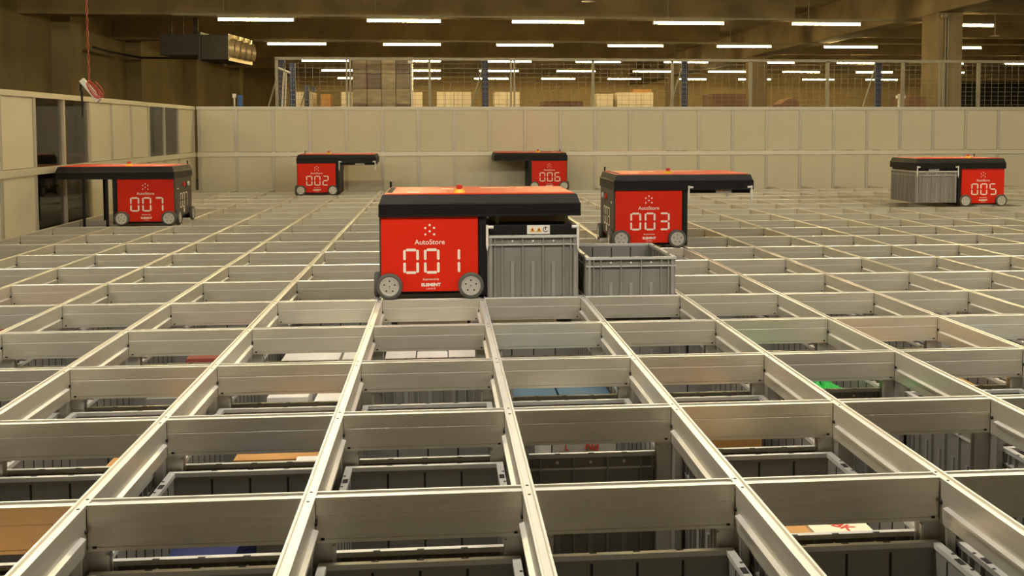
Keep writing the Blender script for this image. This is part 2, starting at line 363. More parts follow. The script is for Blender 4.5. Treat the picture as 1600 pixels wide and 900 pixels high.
# ------------------------------------------------------------------ bins
BA, BB, BH = 0.2245, 0.3245, 0.33
def bin_meshes():
    s = MB(); rb = MB(); a, b = BA-0.011, BB-0.011; th = 0.004
    s.box(-a, a, -b, b, 0, 0.006)
    s.box(-a, a, -b, -b+th, 0.006, BH-0.012); s.box(-a, a, b-th, b, 0.006, BH-0.012)
    s.box(-a, -a+th, -b+th, b-th, 0.006, BH-0.012); s.box(a-th, a, -b+th, b-th, 0.006, BH-0.012)
    for sg in (-1, 1):
        for x in (-0.05, 0.05, -0.15, 0.15, -0.185, 0.185): rb.box(x-0.0022, x+0.0022, sg*b, sg*(b+0.0105), 0, BH-0.012)
        for x in (-0.206, 0.206): rb.box(x-0.007, x+0.007, sg*b, sg*(b+0.0085), 0, BH-0.012)
        for x in (-0.1, 0, 0.1): rb.box(x-0.008, x+0.008, sg*b, sg*(b+0.006), 0, 0.20)
        for y in (0, -0.1, 0.1, -0.2, 0.2, -0.25, 0.25, -0.285, 0.285): rb.box(sg*a, sg*(a+0.0105), y-0.0022, y+0.0022, 0, BH-0.012)
        for y in (-0.306, 0.306): rb.box(sg*a, sg*(a+0.0085), y-0.007, y+0.007, 0, BH-0.012)
        for y in (-0.15, -0.05, 0.05, 0.15): rb.box(sg*a, sg*(a+0.006), y-0.008, y+0.008, 0, 0.20)
        for x in (-0.105, -0.0, 0.105): s.box(x-0.003, x+0.003, sg*(b-th), sg*(b-th-0.0012), 0.006, BH-0.02, 1)
        for y in (-0.24, -0.16, -0.08, 0, 0.08, 0.16, 0.24): s.box(sg*(a-th), sg*(a-th-0.0012), y-0.003, y+0.003, 0.006, BH-0.02, 1)
    shell = s.mesh('shell', ['bin', 'hole'])
    r = MB()
    def ring(ox, oy, ix, iy, z0, z1):
        r.box(-ox, ox, -oy, -iy, z0, z1); r.box(-ox, ox, iy, oy, z0, z1); r.box(-ox, -ix, -iy, iy, z0, z1); r.box(ix, ox, -iy, iy, z0, z1)
    ring(BA, BB, BA-0.019, BB-0.016, BH-0.012, BH)
    ring(BA-0.001, BB-0.001, BA-0.0112, BB-0.0112, BH-0.048, BH-0.043)
    for sg in (-1, 1):
        for y in (-0.19, 0.19):
            r.box(sg*(BA-0.017), sg*(BA-0.003), y-0.017, y+0.017, BH, BH+0.0006, 1)
            for dy in (-0.045, 0.045): r.box(sg*(BA-0.008), sg*(BA-0.001), y+dy-0.004, y+dy+0.004, BH, BH+0.0006, 1)
        for x in (-0.1, 0, 0.1):
            r.cyl((x, sg*(BB-0.010), BH-0.028), 'y', 0.0045, sg*0.004, 10, 2)
            r.box(x-0.008, x+0.008, sg*BB, sg*(BB-0.006), BH, BH+0.0006, 1)
    return shell, r.mesh('rim', ['rim', 'hole', 'white']), rb.mesh('outer_ribs', 'rib')
SHELL, RIM, RIBS = bin_meshes()
def make_bin(x, y, z, label, group=None):
    t = thing('storage_bin', (x, y, z), label, 'bin', group)
    link('shell', SHELL, t); link('rim', RIM, t); tag(link('outer_ribs', RIBS, t), kind='stuff'); return t
def cell_center(i, r): return (i+0.5)*W, -(r+0.5)*D
NUM = ['no', 'one', 'two', 'three', 'four', 'five', 'six', 'seven', 'eight']
def col_words(i):
    if i == 0: return "in line with robot 001"
    return "%s column%s %s of robot 001" % (NUM[abs(i)], '' if abs(i) == 1 else 's', 'left' if i < 0 else 'right')
def row_words(r):
    return ['one row', 'two rows', 'three rows', 'four rows', 'five rows'][r]+' in front' if r >= 0 else "in the robot's row"
TOP = -0.146
deep = {(0, 1), (1, 3), (3, 2), (3, 3), (2, 0), (0, -1), (1, -1)}
cont_word = {(-1, 3): 'navy wrap', (-2, 2): 'an open carton', (-1, 2): 'a flat carton', (1, 2): 'a lettered box', (2, 2): 'an open carton', (2, 3): 'a carton',
             (-2, 4): 'a carton', (-1, 1): 'white boxes', (1, 1): 'blue crates', (3, 1): 'a green bag', (-1, 0): 'white boxes', (0, 0): 'white boxes', (-2, 0): 'red cartons',
             (-4, -1): 'red cartons', (4, 1): 'a carton', (5, 1): 'pale blue cartons', (-2, 1): 'grey cartons'}
for r in range(-1, 5):
    ylo = -(r+1)*D
    a_, b_ = seen_x(-r*D, 0.1)
    for i in range(I0, I1):
        if not (a_-W < i*W and (i+1)*W < b_+W): continue
        x, y = cell_center(i, r)
        lvl2 = TOP-2*BH-0.001
        make_bin(x, y, lvl2, 'lower grey bin in stack, %s, %s' % (row_words(r), col_words(i)), 'bins lower in the stacks')
        if (i, r) in deep: continue
        cw = cont_word.get((i, r))
        lab = 'grey bin %s, %s, %s' % ('holding '+cw if cw else 'in grid', row_words(r), col_words(i))
        make_bin(x, y, TOP-BH, lab, 'top bins sunk in the grid')
xr, yr = cell_center(2, -1)
make_bin(xr-0.002, yr, -0.142, "open grey bin standing proud of the grid, right of robot 001's held bin")

# ------------------------------------------------------------------ contents of the bins
def in_bin(i, r): x, y = cell_center(i, r); return x, y, TOP-BH+0.007
def carton(i, r, x0, x1, y0, y1, h, m, label, group=None, open_=False, name='carton', cat='box', print_=None, rz=0):
    cx, cy, cz = in_bin(i, r)
    t = thing(name, (cx+(x0+x1)/2, cy+(y0+y1)/2, cz), label, cat, group)
    hx, hy = (x1-x0)/2, (y1-y0)/2
    if open_:
        b = MB().box(-hx, hx, -hy, hy, 0, 0.004)
        for s in (-1, 1): b.box(-hx, hx, s*hy, s*(hy-0.004), 0.004, h); b.box(s*hx, s*(hx-0.004), -hy+0.004, hy-0.004, 0.004, h)
        b.build('body', m, t)
        f = MB()
        f.add([(hx, -hy, h), (hx, hy, h), (hx+0.05, hy, h+0.015), (hx+0.05, -hy, h+0.015), (hx, -hy, h+0.004), (hx, hy, h+0.004), (hx+0.05, hy, h+0.019), (hx+0.05, -hy, h+0.019)], [(0, 1, 2, 3), (4, 5, 6, 7), (0, 1, 5, 4), (1, 2, 6, 5), (2, 3, 7, 6), (3, 0, 4, 7)])
        if hx+0.05+(x0+x1)/2 < 0.2: f.build('flap', m, t)
    else:
        MB().box(-hx, hx, -hy, hy, 0, h).build('body', m, t, bevel=0.002)
        MB().box(-hx-0.0008, hx+0.0008, -hy-0.0008, hy+0.0008, h-0.024, h+0.0012).build('lid', m, t)
    t.rotation_euler.z = rz
    return t
def lettering(t, body, size, mtx, m='print_red', bold=0.0006, sx=1.0):
    me = text_mesh('lettering', body, size, m, bold, sx); me.transform(mtx); return link('lettering', me, t)
# white boxes one row in front, left column and 001 column
for k, (i, r, x0, x1, y0, y1, h) in enumerate([(-1, 0, -0.15, -0.02, -0.29, 0.02, 0.285), (-1, 0, -0.01, 0.10, -0.27, 0.05, 0.30), (-1, 0, 0.11, 0.205, -0.29, 0.02, 0.29),
        (-1, 0, -0.15, 0.0, 0.04, 0.29, 0.30), (-1, 0, 0.02, 0.18, 0.07, 0.30, 0.31)]):
    carton(i, r, x0, x1, y0, y1, h, 'paper', 'white box, %s of five packed in the bin one column left of 001' % ['front left', 'front middle', 'front right', 'rear left', 'rear right'][k], 'white boxes left of 001 column', name='white_box')
for k, (x0, x1, y0, y1, h) in enumerate([(-0.195, -0.065, -0.29, 0.0, 0.29), (-0.058, 0.075, -0.26, 0.0, 0.285), (0.082, 0.2, -0.29, 0.0, 0.29), (-0.19, -0.065, 0.02, 0.3, 0.31), (-0.055, 0.07, 0.02, 0.3, 0.315), (0.08, 0.195, 0.02, 0.3, 0.32)]):
    carton(0, 0, x0, x1, y0, y1, h, 'paper', 'white box, %s of six packed in the bin in front of robot 001' % ['front left', 'front middle', 'front right', 'rear left', 'rear middle', 'rear right'][k], 'white boxes before 001', name='white_box')
carton(-1, 1, -0.115, 0.035, -0.05, 0.20, 0.275, 'paper', 'white carton with small dark print, left one in its bin', name='white_box')
carton(-1, 1, 0.075, 0.195, -0.18, 0.12, 0.290, 'paper', 'white carton, right one in the bin beside the printed carton', name='white_box')
c = carton(-1, 2, -0.10, 0.205, -0.10, 0.18, 0.265, 'cardboard', 'flat brown carton in the bin three rows before robot 001')
MB().box(-0.05, 0.06, -0.20, -0.13, 0.0, 0.27).build('white_sleeve', 'paper', c, (0.09, 0, 0))
carton(-2, 2, 0.03, 0.19, -0.25, 0.2, 0.28, 'cardboard', 'open brown carton with flap, left of the flat carton', open_=False)
c = carton(2, 2, -0.19, 0.09, -0.12, 0.25, 0.30, 'cardboard', 'open orange-brown carton in the bin right of the lettered box', open_=True)
c = carton(1, 2, -0.088, 0.12, -0.05, 0.22, 0.312, 'grey_white', 'greyish white carton with red letters, under the held bin column', name='lettered_carton')
lettering(c, 'Nd', 0.034, Matrix.Translation((0.024, -0.1365, 0.262)) @ Matrix.Rotation(0.15, 4, 'Y') @ TO_FRONT)
lettering(c, 'L', 0.024, Matrix.Translation((-0.058, -0.1365, 0.260)) @ TO_FRONT)
carton(1, 2, -0.130, -0.092, -0.05, 0.12, 0.30, 'paper', 'small plain white box beside the greyish lettered carton', name='white_box')
carton(1, 2, 0.1225, 0.137, -0.05, 0.05, 0.305, 'grey_item', 'thin dark grey block at the right of the lettered carton', name='grey_block', cat='block')
c = carton(2, 3, -0.03, 0.115, -0.29, 0.02, 0.305, 'cardboard_pale', 'peach carton with red letters on top, at lower right', name='lettered_carton')
lettering(c, 'BBK', 0.045, Matrix.Translation((0.0, -0.09, 0.3068)) @ Matrix.Rotation(math.radians(-50), 4, 'Z'))
carton(2, 3, -0.17, -0.035, -0.29, 0.05, 0.30, 'cardboard', 'brown card block left of the peach lettered carton')
carton(-2, 4, -0.19, 0.19, -0.29, 0.29, 0.29, 'cardboard', 'wide brown carton filling the bin at the lower left corner')
carton(4, 1, -0.19, 0.15, -0.28, 0.28, 0.29, 'cardboard', 'brown carton in the bin three columns right of the held bin')
for k in range(2):
    carton(-2, 0, -0.08+0.135*k, 0.05+0.14*k, -0.05, 0.25, 0.285, 'red_item', ['dull red carton, left of two in one bin left of 001', 'dull red carton, right of two in one bin left of 001'][k], 'red cartons in one bin', name='red_carton')
    carton(-4, -1, -0.19+0.2*k, 0.0+0.19*k, -0.29, 0.29, 0.31, 'red_item', ['red carton, left of two sunk at the left edge', 'red carton, right of two sunk at the left edge'][k], 'red cartons at the left edge', name='red_carton')
    carton(1, 1, -0.20+0.2*k, -0.01+0.2*k, -0.28, 0.28, 0.285, 'blue_item', ['slate blue crate, left of two in the bin before the held bin', 'slate blue crate, right of two in the bin before the held bin'][k], 'blue crates in one bin', name='blue_crate', cat='crate')
    carton(5, 1, -0.19+0.2*k, 0.0+0.19*k, -0.29, 0.29, 0.29, 'light_blue', ['pale blue carton, left of two at the far right', 'pale blue carton, right of two at the far right'][k], 'pale blue cartons', name='blue_carton')
    carton(-2, 1, -0.08+0.14*k, 0.05+0.14*k, 0.0, 0.26, 0.27, 'grey_item', ['dull grey carton, left of two in a bin at left', 'dull grey carton, right of two in a bin at left'][k], 'grey cartons in one bin', name='grey_carton')
# navy wrapped thing
c = carton(-1, 3, -0.104, 0.05, -0.22, 0.1, 0.28, 'navy', 'crumpled navy blue wrapped package in a bin at the lower left', name='navy_package', cat='package')
lettering(c, '/', 0.05, Matrix.Translation((0.02, -0.06, 0.282)) @ Matrix.Rotation(0.7, 4, 'Z'), 'white_print', 0)
# green bag: a crumpled lump
cx, cy, cz = in_bin(3, 1)
m = MB(); nu, nv = 18, 8; P = []
for b_i in range(nv+1):
    for a_i in range(nu):
        ph = math.pi*0.5*b_i/nv; th = 2*math.pi*a_i/nu
        rr = 1+0.12*math.sin(3*th+b_i)+0.08*math.sin(7*th-2*b_i)
        P.append((0.12*rr*math.cos(ph)*math.cos(th), 0.17*rr*math.cos(ph)*math.sin(th), 0.22+0.085*math.sin(ph)*(1+0.15*math.sin(5*th+b_i))))
for a_i in range(nu): P.append((0.12*math.cos(2*math.pi*a_i/nu), 0.17*math.sin(2*math.pi*a_i/nu), 0))
F = [(b_i*nu+a_i, b_i*nu+(a_i+1) % nu, (b_i+1)*nu+(a_i+1) % nu, (b_i+1)*nu+a_i) for b_i in range(nv) for a_i in range(nu)]
n0 = (nv+1)*nu
F += [(n0+a_i, n0+(a_i+1) % nu, (a_i+1) % nu, a_i) for a_i in range(nu)]+[tuple(range(n0, n0+nu))]
m.add(P, F)
o = m.build('green_bag', 'green', None, (cx+0.04, cy-0.12, cz))
tag(o, 'bright green crumpled plastic bag in a bin right of centre', 'bag')

# ------------------------------------------------------------------ robots
SEG = {'0': 'abcdef', '1': 'bc', '2': 'abged', '3': 'abgcd', '5': 'afgcd', '6': 'afgedc', '7': 'abc'}
def digit_mb(ch, w_, h_, th, d):
    m = MB(); c = th*0.5
    def hseg(z):
        x0, x1 = -w_/2+th*0.95, w_/2-th*0.95
        m.prism([(x0, z), (x0+c*0.7, z-c), (x1-c*0.7, z-c), (x1, z), (x1-c*0.7, z+c), (x0+c*0.7, z+c)], 'y', -d, 0)
    def vseg(x, z0, z1):
        z0, z1 = z0+c*0.8, z1-c*0.8
        m.prism([(x-c, z0+c*0.7), (x, z0), (x+c, z0+c*0.7), (x+c, z1-c*0.7), (x, z1), (x-c, z1-c*0.7)], 'y', -d, 0)
    for s in SEG[ch]:
        if s == 'a': hseg(h_/2-c)
        if s == 'g': hseg(0)
        if s == 'd': hseg(-h_/2+c)
        if s == 'b': vseg(w_/2-c, 0, h_/2)
        if s == 'c': vseg(w_/2-c, -h_/2, 0)
        if s == 'f': vseg(-w_/2+c, 0, h_/2)
        if s == 'e': vseg(-w_/2+c, -h_/2, 0)
    return m
TX = {}
TX['brand'] = text_mesh('lettering', 'AutoStore', 0.034, 'white_print', 0.0002)
TX['small'] = text_mesh('lettering', 'Empowered by', 0.0125, 'white_print', 0.0001)
TX['el'] = text_mesh('lettering', 'ELEMENT', 0.0200, 'white_print', 0.0011, 1.12)
TX['lo'] = text_mesh('lettering', 'L O G I C', 0.0105, 'white_print', 0.0002)
for k in TX: TX[k].transform(TO_FRONT)
def dots_mb():
    m = MB()
    for (x, z) in ((0, 0.030), (-0.021, 0.016), (0.021, 0.016), (0, 0.0), (-0.021, -0.015), (0.021, -0.015)): m.cyl((x, -0.001, z), 'y', 0.0052, 0.001, 12)
    return m
DOTS = dots_mb().mesh('emblem', 'white_print')
def wheel_meshes():
    m = MB(); R = 0.0625; n = 36
    # tyre ring as lathe around y
    prof_ = [(0.047, 0.0), (0.056, -0.002), (0.0625, 0.004), (0.0625, 0.026), (0.047, 0.028)]
    P = []
    for (r_, y_) in prof_:
        for i in range(n): t_ = 2*math.pi*i/n; P.append((r_*math.cos(t_), y_, r_*math.sin(t_)))
    F = [(k*n+i, k*n+(i+1) % n, (k+1)*n+(i+1) % n, (k+1)*n+i) for k in range(len(prof_)-1) for i in range(n)]
    m.add(P, F, 0, True); m.cyl((0, 0.027, 0), 'y', 0.048, 0.001, n, 0)
    h = MB()
    prof_ = [(0.0475, 0.004), (0.046, 0.001), (0.040, 0.001), (0.038, 0.004), (0.012, 0.004), (0.010, 0.002), (0.0, 0.002)]
    P = []
    for (r_, y_) in prof_:
        for i in range(n): t_ = 2*math.pi*i/n; P.append((r_*math.cos(t_), y_, r_*math.sin(t_)))
    F = [(k*n+i, k*n+(i+1) % n, (k+1)*n+(i+1) % n, (k+1)*n+i) for k in range(len(prof_)-1) for i in range(n)]
    h.add(P, F, 0, False)
    for k in range(5):
        a = 2*math.pi*k/5+0.3; h.cyl((0.026*math.cos(a), 0.0025, 0.026*math.sin(a)), 'y', 0.0042, 0.002, 8, 1)
    h.cyl((0, 0.0008, 0), 'y', 0.003, 0.002, 8, 1)
    return m.mesh('tyre', 'tire'), h.mesh('hub', ['wheel_alu', 'hole'])
TYRE, HUB = wheel_meshes()
DMESH = {}
def digit_mesh(ch, small):
    k = (ch, small)
    if k not in DMESH: DMESH[k] = digit_mb(ch, *((0.075, 0.122, 0.0125, 0.0012) if not small else (0.075, 0.130, 0.010, 0.0012))).mesh('digit', 'white_print')
    return DMESH[k]
def ring_frame(prof, x0, x1, y0, y1):
    # prof: (outward offset, z) outer polyline; a closed frame swept round the rectangle with mitred corners
    P = []; n = len(prof)
    for (sx, sy, X, Y) in ((-1, -1, x0, y0), (1, -1, x1, y0), (1, 1, x1, y1), (-1, 1, x0, y1)):
        for (o, z) in prof: P.append((X+sx*o, Y+sy*o, z))
    F = [(c*n+k, ((c+1) % 4)*n+k, ((c+1) % 4)*n+(k+1) % n, c*n+(k+1) % n) for c in range(4) for k in range(n)]
    m = MB(); m.add(P, F); return m
def make_robot(num, x, y, side, label, drop=0.002, gripper=True, bands=False):
    t = thing('carrier_robot', (x, y, 0), label, 'robot', 'red carrier robots on the grid')
    X = (lambda v: v) if side > 0 else (lambda v: 0.49-v)
    # chassis and body
    MB().box(X(0.03), X(0.468), 0.05, 0.645, 0.018, 0.075).build('chassis', 'black', t)
    MB().box(X(0.008), X(0.478), 0.038, 0.665, 0.06, 0.395).build('body', 'charcoal', t, bevel=0.003)
    for (ya, yb, nm) in ((0.026, 0.038, 'side_panel'), (0.665, 0.677, 'rear_panel')):
        pnl = MB().box(X(0.010), X(0.472), ya, yb, 0.034, 0.397).build(nm, 'red', t, bevel=0.002)
        if nm == 'side_panel': front = pnl
    xc = X(0.010)*0.5+X(0.472)*0.5
    link('emblem', DOTS, front, (xc, 0.0262, 0.325))
    for key, z in (('brand', 0.272), ('small', 0.093), ('el', 0.066), ('lo', 0.047)):
        link('lettering', TX[key], front, (xc+(0.0 if key == 'brand' else 0.004), 0.0256, z))
    for k, ch in enumerate(num): link('digit', digit_mesh(ch, False), front, (xc-0.098+0.099*k+0.008, 0.0262, 0.181))
    # black pillar between body and arm
    MB().box(X(0.478), X(0.512), 0.03, 0.67, 0.012, 0.40).build('pillar', 'black', t, bevel=0.003)
    # end panel with number, sockets
    e = MB().box(X(0.0), X(0.010), 0.045, 0.658, 0.07, 0.395).build('end_panel', 'charcoal', t, bevel=0.002)
    sg = -1 if side > 0 else 1
    RM = TO_LEFT if side > 0 else TO_RIGHT
    fm = Matrix.Rotation(-sg*-math.pi/2, 4, 'Z')
    for k, ch in enumerate(num):
        d_ = link('digit', digit_mesh(ch, True), e, (X(0.0)+sg*0.0002, 0.35+(0.098*(k-1))*(sg), 0.20)); d_.rotation_euler.z = sg*math.pi/2
    MB().cyl((X(0.0), 0.36, 0.335), 'x', 0.02, sg*0.012, 16).build('switch', 'stop_red', e)
    MB().cyl((X(0.0), 0.52, 0.335), 'x', 0.02, sg*0.012, 16).build('socket', 'white', e)
    MB().box(X(0.0), X(0.0)+sg*0.002, 0.42, 0.46, 0.30, 0.36).build('display', 'hole', e)
    MB().box(X(0.0), X(0.0)+sg*0.002, 0.12, 0.16, 0.30, 0.312).build('sticker', 'white', e)
    MB().box(X(0.0), X(0.0)+sg*0.002, 0.34, 0.38, 0.09, 0.13).build('sticker', 'white', e)
    MB().cyl((X(0.012), 0.36, 0.02), 'x', 0.018, sg*0.06, 16).build('contact_roller', 'wheel_alu', t)
    # wheels: two on each face
    def wheel(px, py, pz, rz):
        wh = link('wheel', TYRE, t, (px, py, pz)); wh.rotation_euler.z = rz; link('hub', HUB, wh)
    for px in (0.048, 0.437):
        wheel(X(px), 0.0, 0.0625, 0); wheel(X(px), 0.705, 0.0625, math.pi)
    for py in (0.10, 0.605):
        wheel(X(0.0)+sg*0.026, py, 0.0625, sg*math.pi/2)
    # cover: black ribbed frame with sloped shoulder, red lid
    prof_ = [(-0.03, 0.395), (0.0, 0.395), (0.0, 0.404)]
    for k in range(5): z = 0.408+0.0095*k; prof_ += [(0.0, z), (-0.0022, z+0.0012), (-0.0022, z+0.0028), (0.0, z+0.004)]
    prof_ += [(0.0, 0.455), (-0.004, 0.460), (-0.018, 0.499), (-0.022, 0.501), (-0.03, 0.501)]
    xa, xb = sorted((X(-0.002), X(0.972)))
    fr_ = ring_frame(prof_, xa, xb, 0.015, 0.69).build('cover_frame', 'black', t)
    MB().box(xa+0.028, xb-0.028, 0.043, 0.662, 0.435, 0.45).build('cover_floor', 'charcoal', t)
    lid = MB()
    lx0, lx1, ly0, ly1 = xa+0.024, xb-0.024, 0.039, 0.666
    lid.add([(lx0, ly0, 0.498), (lx1, ly0, 0.498), (lx1, ly1, 0.498), (lx0, ly1, 0.498), (lx0+0.012, ly0+0.012, 0.506), (lx1-0.012, ly0+0.012, 0.506), (lx1-0.012, ly1-0.012, 0.506), (lx0+0.012, ly1-0.012, 0.506)],
            [(0, 3, 2, 1), (4, 5, 6, 7), (0, 1, 5, 4), (1, 2, 6, 5), (2, 3, 7, 6), (3, 0, 4, 7)])
    l_ = lid.build('lid', 'lid_red', t)
    for (x0, x1, y0, y1) in ((0.50, 0.66, 0.50, 0.54), (0.69, 0.73, 0.50, 0.53), (0.13, 0.19, 0.14, 0.18), (0.30, 0.36, 0.44, 0.47)):
        MB().box(X(x0), X(x1), y0, y1, 0.506, 0.5066).build('sticker', 'white_print', l_)
    MB().box(X(0.034), X(0.060), 0.12, 0.60, 0.506, 0.5068).build('slot', 'hole', l_)
    sb = MB().cyl((X(0.385), 0.085, 0.506), 'z', 0.030, 0.018, 24, 0, 0.021).build('emergency_stop', 'yellow', t)
    MB().cyl((X(0.385), 0.085, 0.524), 'z', 0.012, 0.008, 20).cyl((X(0.385), 0.085, 0.530), 'z', 0.0165, 0.014, 20, 0, 0.0145).build('push_button', 'stop_red', sb)
    MB().cyl((X(0.03), 0.655, 0.50), 'z', 0.006, 0.035, 10).build('antenna', 'black', t)
    if gripper:
        zt = 0.427-drop
        gp = MB().box(X(0.530), X(0.955), 0.045, 0.66, zt-0.054, zt-0.004).build('gripper_plate', 'black', t, bevel=0.002)
        wp = MB().box(X(0.712), X(0.823), 0.0435, 0.045, zt-0.049, zt-0.006).build('warning_label', 'white', gp)
        wm = MB()
        for cx0 in (0.738, 0.770):
            cxx = X(cx0); zc = zt-0.028
            wm.prism([(cxx-0.014, zc-0.011), (cxx+0.014, zc-0.011), (cxx, zc+0.014)], 'y', 0.0425, 0.0435, 0)
            wm.box(cxx-0.003, cxx+0.003, 0.0421, 0.0425, zc-0.006, zc+0.004, 1)
        cxx = X(0.802); zc = zt-0.027
        for k in range(14):
            a0, a1 = [0.6+5.2*q/14 for q in (k, k+1)]
            wm.prism([(cxx+0.010*math.cos(a0), zc+0.010*math.sin(a0)), (cxx+0.0135*math.cos(a0), zc+0.0135*math.sin(a0)), (cxx+0.0135*math.cos(a1), zc+0.0135*math.sin(a1)), (cxx+0.010*math.cos(a1), zc+0.010*math.sin(a1))], 'y', 0.0425, 0.0435, 1)
        wm.box(cxx-0.002, cxx+0.002, 0.0425, 0.0435, zc-0.002, zc+0.010, 1)
        wm.build('warning_symbol', ['orange', 'hole'], wp)
        for gx in (0.517, 0.958):
            for gy in (0.017, 0.668):
                b = MB().cyl((X(gx), gy, zt-0.10), 'z', 0.0065, 0.10, 12).cyl((X(gx), gy, zt-0.125), 'z', 0.002, 0.025, 12, 0, 0.0065)
                b.cyl((X(gx), gy, zt-0.012), 'x', 0.008, (0.03 if gx < 0.7 else -0.03)*side, 12)
                b.build('guide_pin', 'white', t)
        if drop > 0.01:
            for bx in (0.56, 0.90):
                for by in (0.09, 0.60): MB().box(X(bx), X(bx+0.018), by, by+0.03, zt-0.01, 0.40).build('lifting_band', 'steel', t)
            MB().box(X(0.545), X(0.93), 0.25, 0.46, zt-0.01, zt+0.02).build('motor_cover', 'nozzle', t)
    if bands:
        for bx in (0.555, 0.745):
            for by in (0.05, 0.63): MB().box(X(bx), X(bx+0.022), by, by+0.012, -0.30, 0.40).build('lifting_band', 'black', t)
        MB().box(X(0.53), X(0.95), 0.05, 0.64, -0.34, -0.30).build('gripper_plate', 'black', t)
    return t
make_robot('001', 0.0, 0.0, 1, 'nearest red robot, numbered 001, gripping a grey bin at its right', drop=0.073)
make_robot('002', -3*W, 12*D, 1, 'small far red robot numbered 002, empty arm pointing right')
make_robot('003', 3*W, 3*D, 1, 'red robot numbered 003 with empty arm, right of robot 001')
make_robot('005', 5.67, 8*D+0.03, -1, 'red robot numbered 005 at far right, carrying a grey bin')
make_robot('006', 3*W, 13*D, -1, 'far red robot numbered 006 behind the lid of robot 001', gripper=False)
make_robot('007', -5*W+0.005, 6*D+0.06, -1, 'red robot numbered 007 at left, arm towards the left guard wall', gripper=False, bands=True)
x, y = cell_center(1, -1)
make_bin(x+0.005, y+0.002, 0.300-BH, 'grey ribbed bin held under the arm of robot 001')
make_bin(5.67-0.745+0.49, 8*D+0.03+0.352, 0.372-BH, 'small far grey ribbed bin lifted under the far right robot')

# ------------------------------------------------------------------ guard walls round the grid
YB = 9.90; XL = -2.985; WT = 1.112
gw = thing('guard_wall', (-2.94, YB, 0), 'beige panel guard wall along the back edge of the grid', 'guard wall')
NB = 27
pm_hi = MB().box(0.018, W*0.9505-0.018+0.024, 0.008, 0.022, 0.51, 1.075).mesh('panel', 'panel')
pm_lo = MB().box(0.018, W*0.9505-0.018+0.024, 0.008, 0.022, -0.08, 0.445).mesh('panel', 'panel')
stl = MB().box(-0.020, -0.006, -0.008, 0.03, -0.11, 1.09).box(0.006, 0.020, -0.008, 0.03, -0.11, 1.09).box(-0.006, 0.006, -0.002, 0.03, -0.11, 1.09).mesh('stile', 'frame')
for k in range(NB):
    x = 0.01+0.4875*k
    link('stile', stl, gw, (x, 0, 0))
    if k < NB-1: link('panel', pm_hi, gw, (x, 0, 0)); link('panel', pm_lo, gw, (x, 0, 0))
LX = 0.4875*(NB-1)+0.03
MB().box(-0.02, LX, -0.014, 0.034, 1.075, WT).box(-0.02, LX, -0.006, 0.026, WT, WT+0.008).build('top_rail', 'frame', gw)
MB().box(-0.02, LX, -0.016, 0.006, 0.448, 0.505).build('middle_rail', 'rail_light', gw)
MB().box(-0.02, LX, -0.012, 0.03, -0.13, -0.10).build('bottom_rail', 'frame', gw)
for x in (2.2, 5.3, 8.1): MB().box(x, x+0.05, 0.035, 0.085, ZF, 1.0).build('post', 'frame', gw)
gl_ = thing('guard_wall', (XL, 0, 0), 'pale panel guard wall with clear panes along the left edge', 'guard wall')
def pane(y0, y1, z0, z1, clear):
    MB().box(-0.018, -0.006 if not clear else -0.012, y0+0.018, y1-0.018, z0, z1).build('clear_pane' if clear else 'panel', 'acrylic' if clear else 'panel', gl_)
ys = [(k+0.72)*D for k in range(-3, 13)]+[YB-0.06]
for k, y in zip(range(-3, 14), ys):
    MB().box(-0.03, 0.008, y-0.020, y-0.006, -0.11, 1.09).box(-0.03, 0.008, y+0.006, y+0.020, -0.11, 1.09).box(-0.03, 0.002, y-0.006, y+0.006, -0.11, 1.09).build('stile', 'frame', gl_)
    if k < 13:
        y1 = ys[k+4]
        pane(y, y1, 0.51, 1.075, k in (5, 6, 10, 11)); pane(y, y1, -0.08, 0.445, k in (5, 6))
MB().box(-0.034, 0.014, ys[0]-0.02, YB-0.01, 1.075, WT).box(-0.026, 0.006, ys[0]-0.02, YB-0.01, WT, WT+0.008).build('top_rail', 'frame', gl_)
MB().box(-0.006, 0.016, ys[0]-0.02, YB-0.02, 0.448, 0.505).build('middle_rail', 'rail_light', gl_)
MB().box(-0.03, 0.012, ys[0]-0.02, YB-0.01, -0.13, -0.10).build('bottom_rail', 'frame', gl_)
for y in (0.3, 5.5, 9.3): MB().box(-0.085, -0.035, y, y+0.05, ZF, 1.0).build('post', 'frame', gl_)

# ------------------------------------------------------------------ mesh fence behind the back guard wall
fx = [-1.93, -0.96, 0.15, 1.30, 2.43, 3.56, 4.69, 5.82, 6.94, 7.515, 8.08, 9.2, 10.3]
fy, ft = 10.126, 1.79
fe = thing('mesh_fence', (0, fy, ZF), 'wire mesh fence with metal posts standing behind the back guard wall', 'fence')
H0 = -ZF
for k, x in enumerate(fx):
    wd = 0.035
    if k in (1, 3, 9):
        for s in (-0.024, 0.024): MB().box(x+s-0.013, x+s+0.013, -0.015, 0.015, 0, H0+ft-0.02).build('post', 'steel', fe)
    else:
        q = 0.024 if k > 5 else 0.018
        MB().box(x-q, x+q, -0.018, 0.018, 0, H0+ft-0.02).build('post', 'steel', fe)
MB().box(fx[0]-0.02, fx[-1]+0.02, -0.018, 0.018, H0+ft-0.03, H0+ft+0.008).build('top_rail', 'steel', fe)
for a, b in zip(fx[:-1], fx[1:]):
    m = MB(); n = max(2, round((b-a)/0.1)); r_ = 0.0017
    for k in range(1, n): x = a+(b-a)*k/n; m.box(x-r_, x+r_, -r_, r_, H0+0.6, H0+ft-0.03)
    z = 0.60
    while z < ft-0.03: m.box(a+0.018, b-0.018, r_, 3*r_, H0+z-r_, H0+z+r_); z += 0.062
    tag(m.build('wire_mesh', 'steel', fe), kind='stuff')

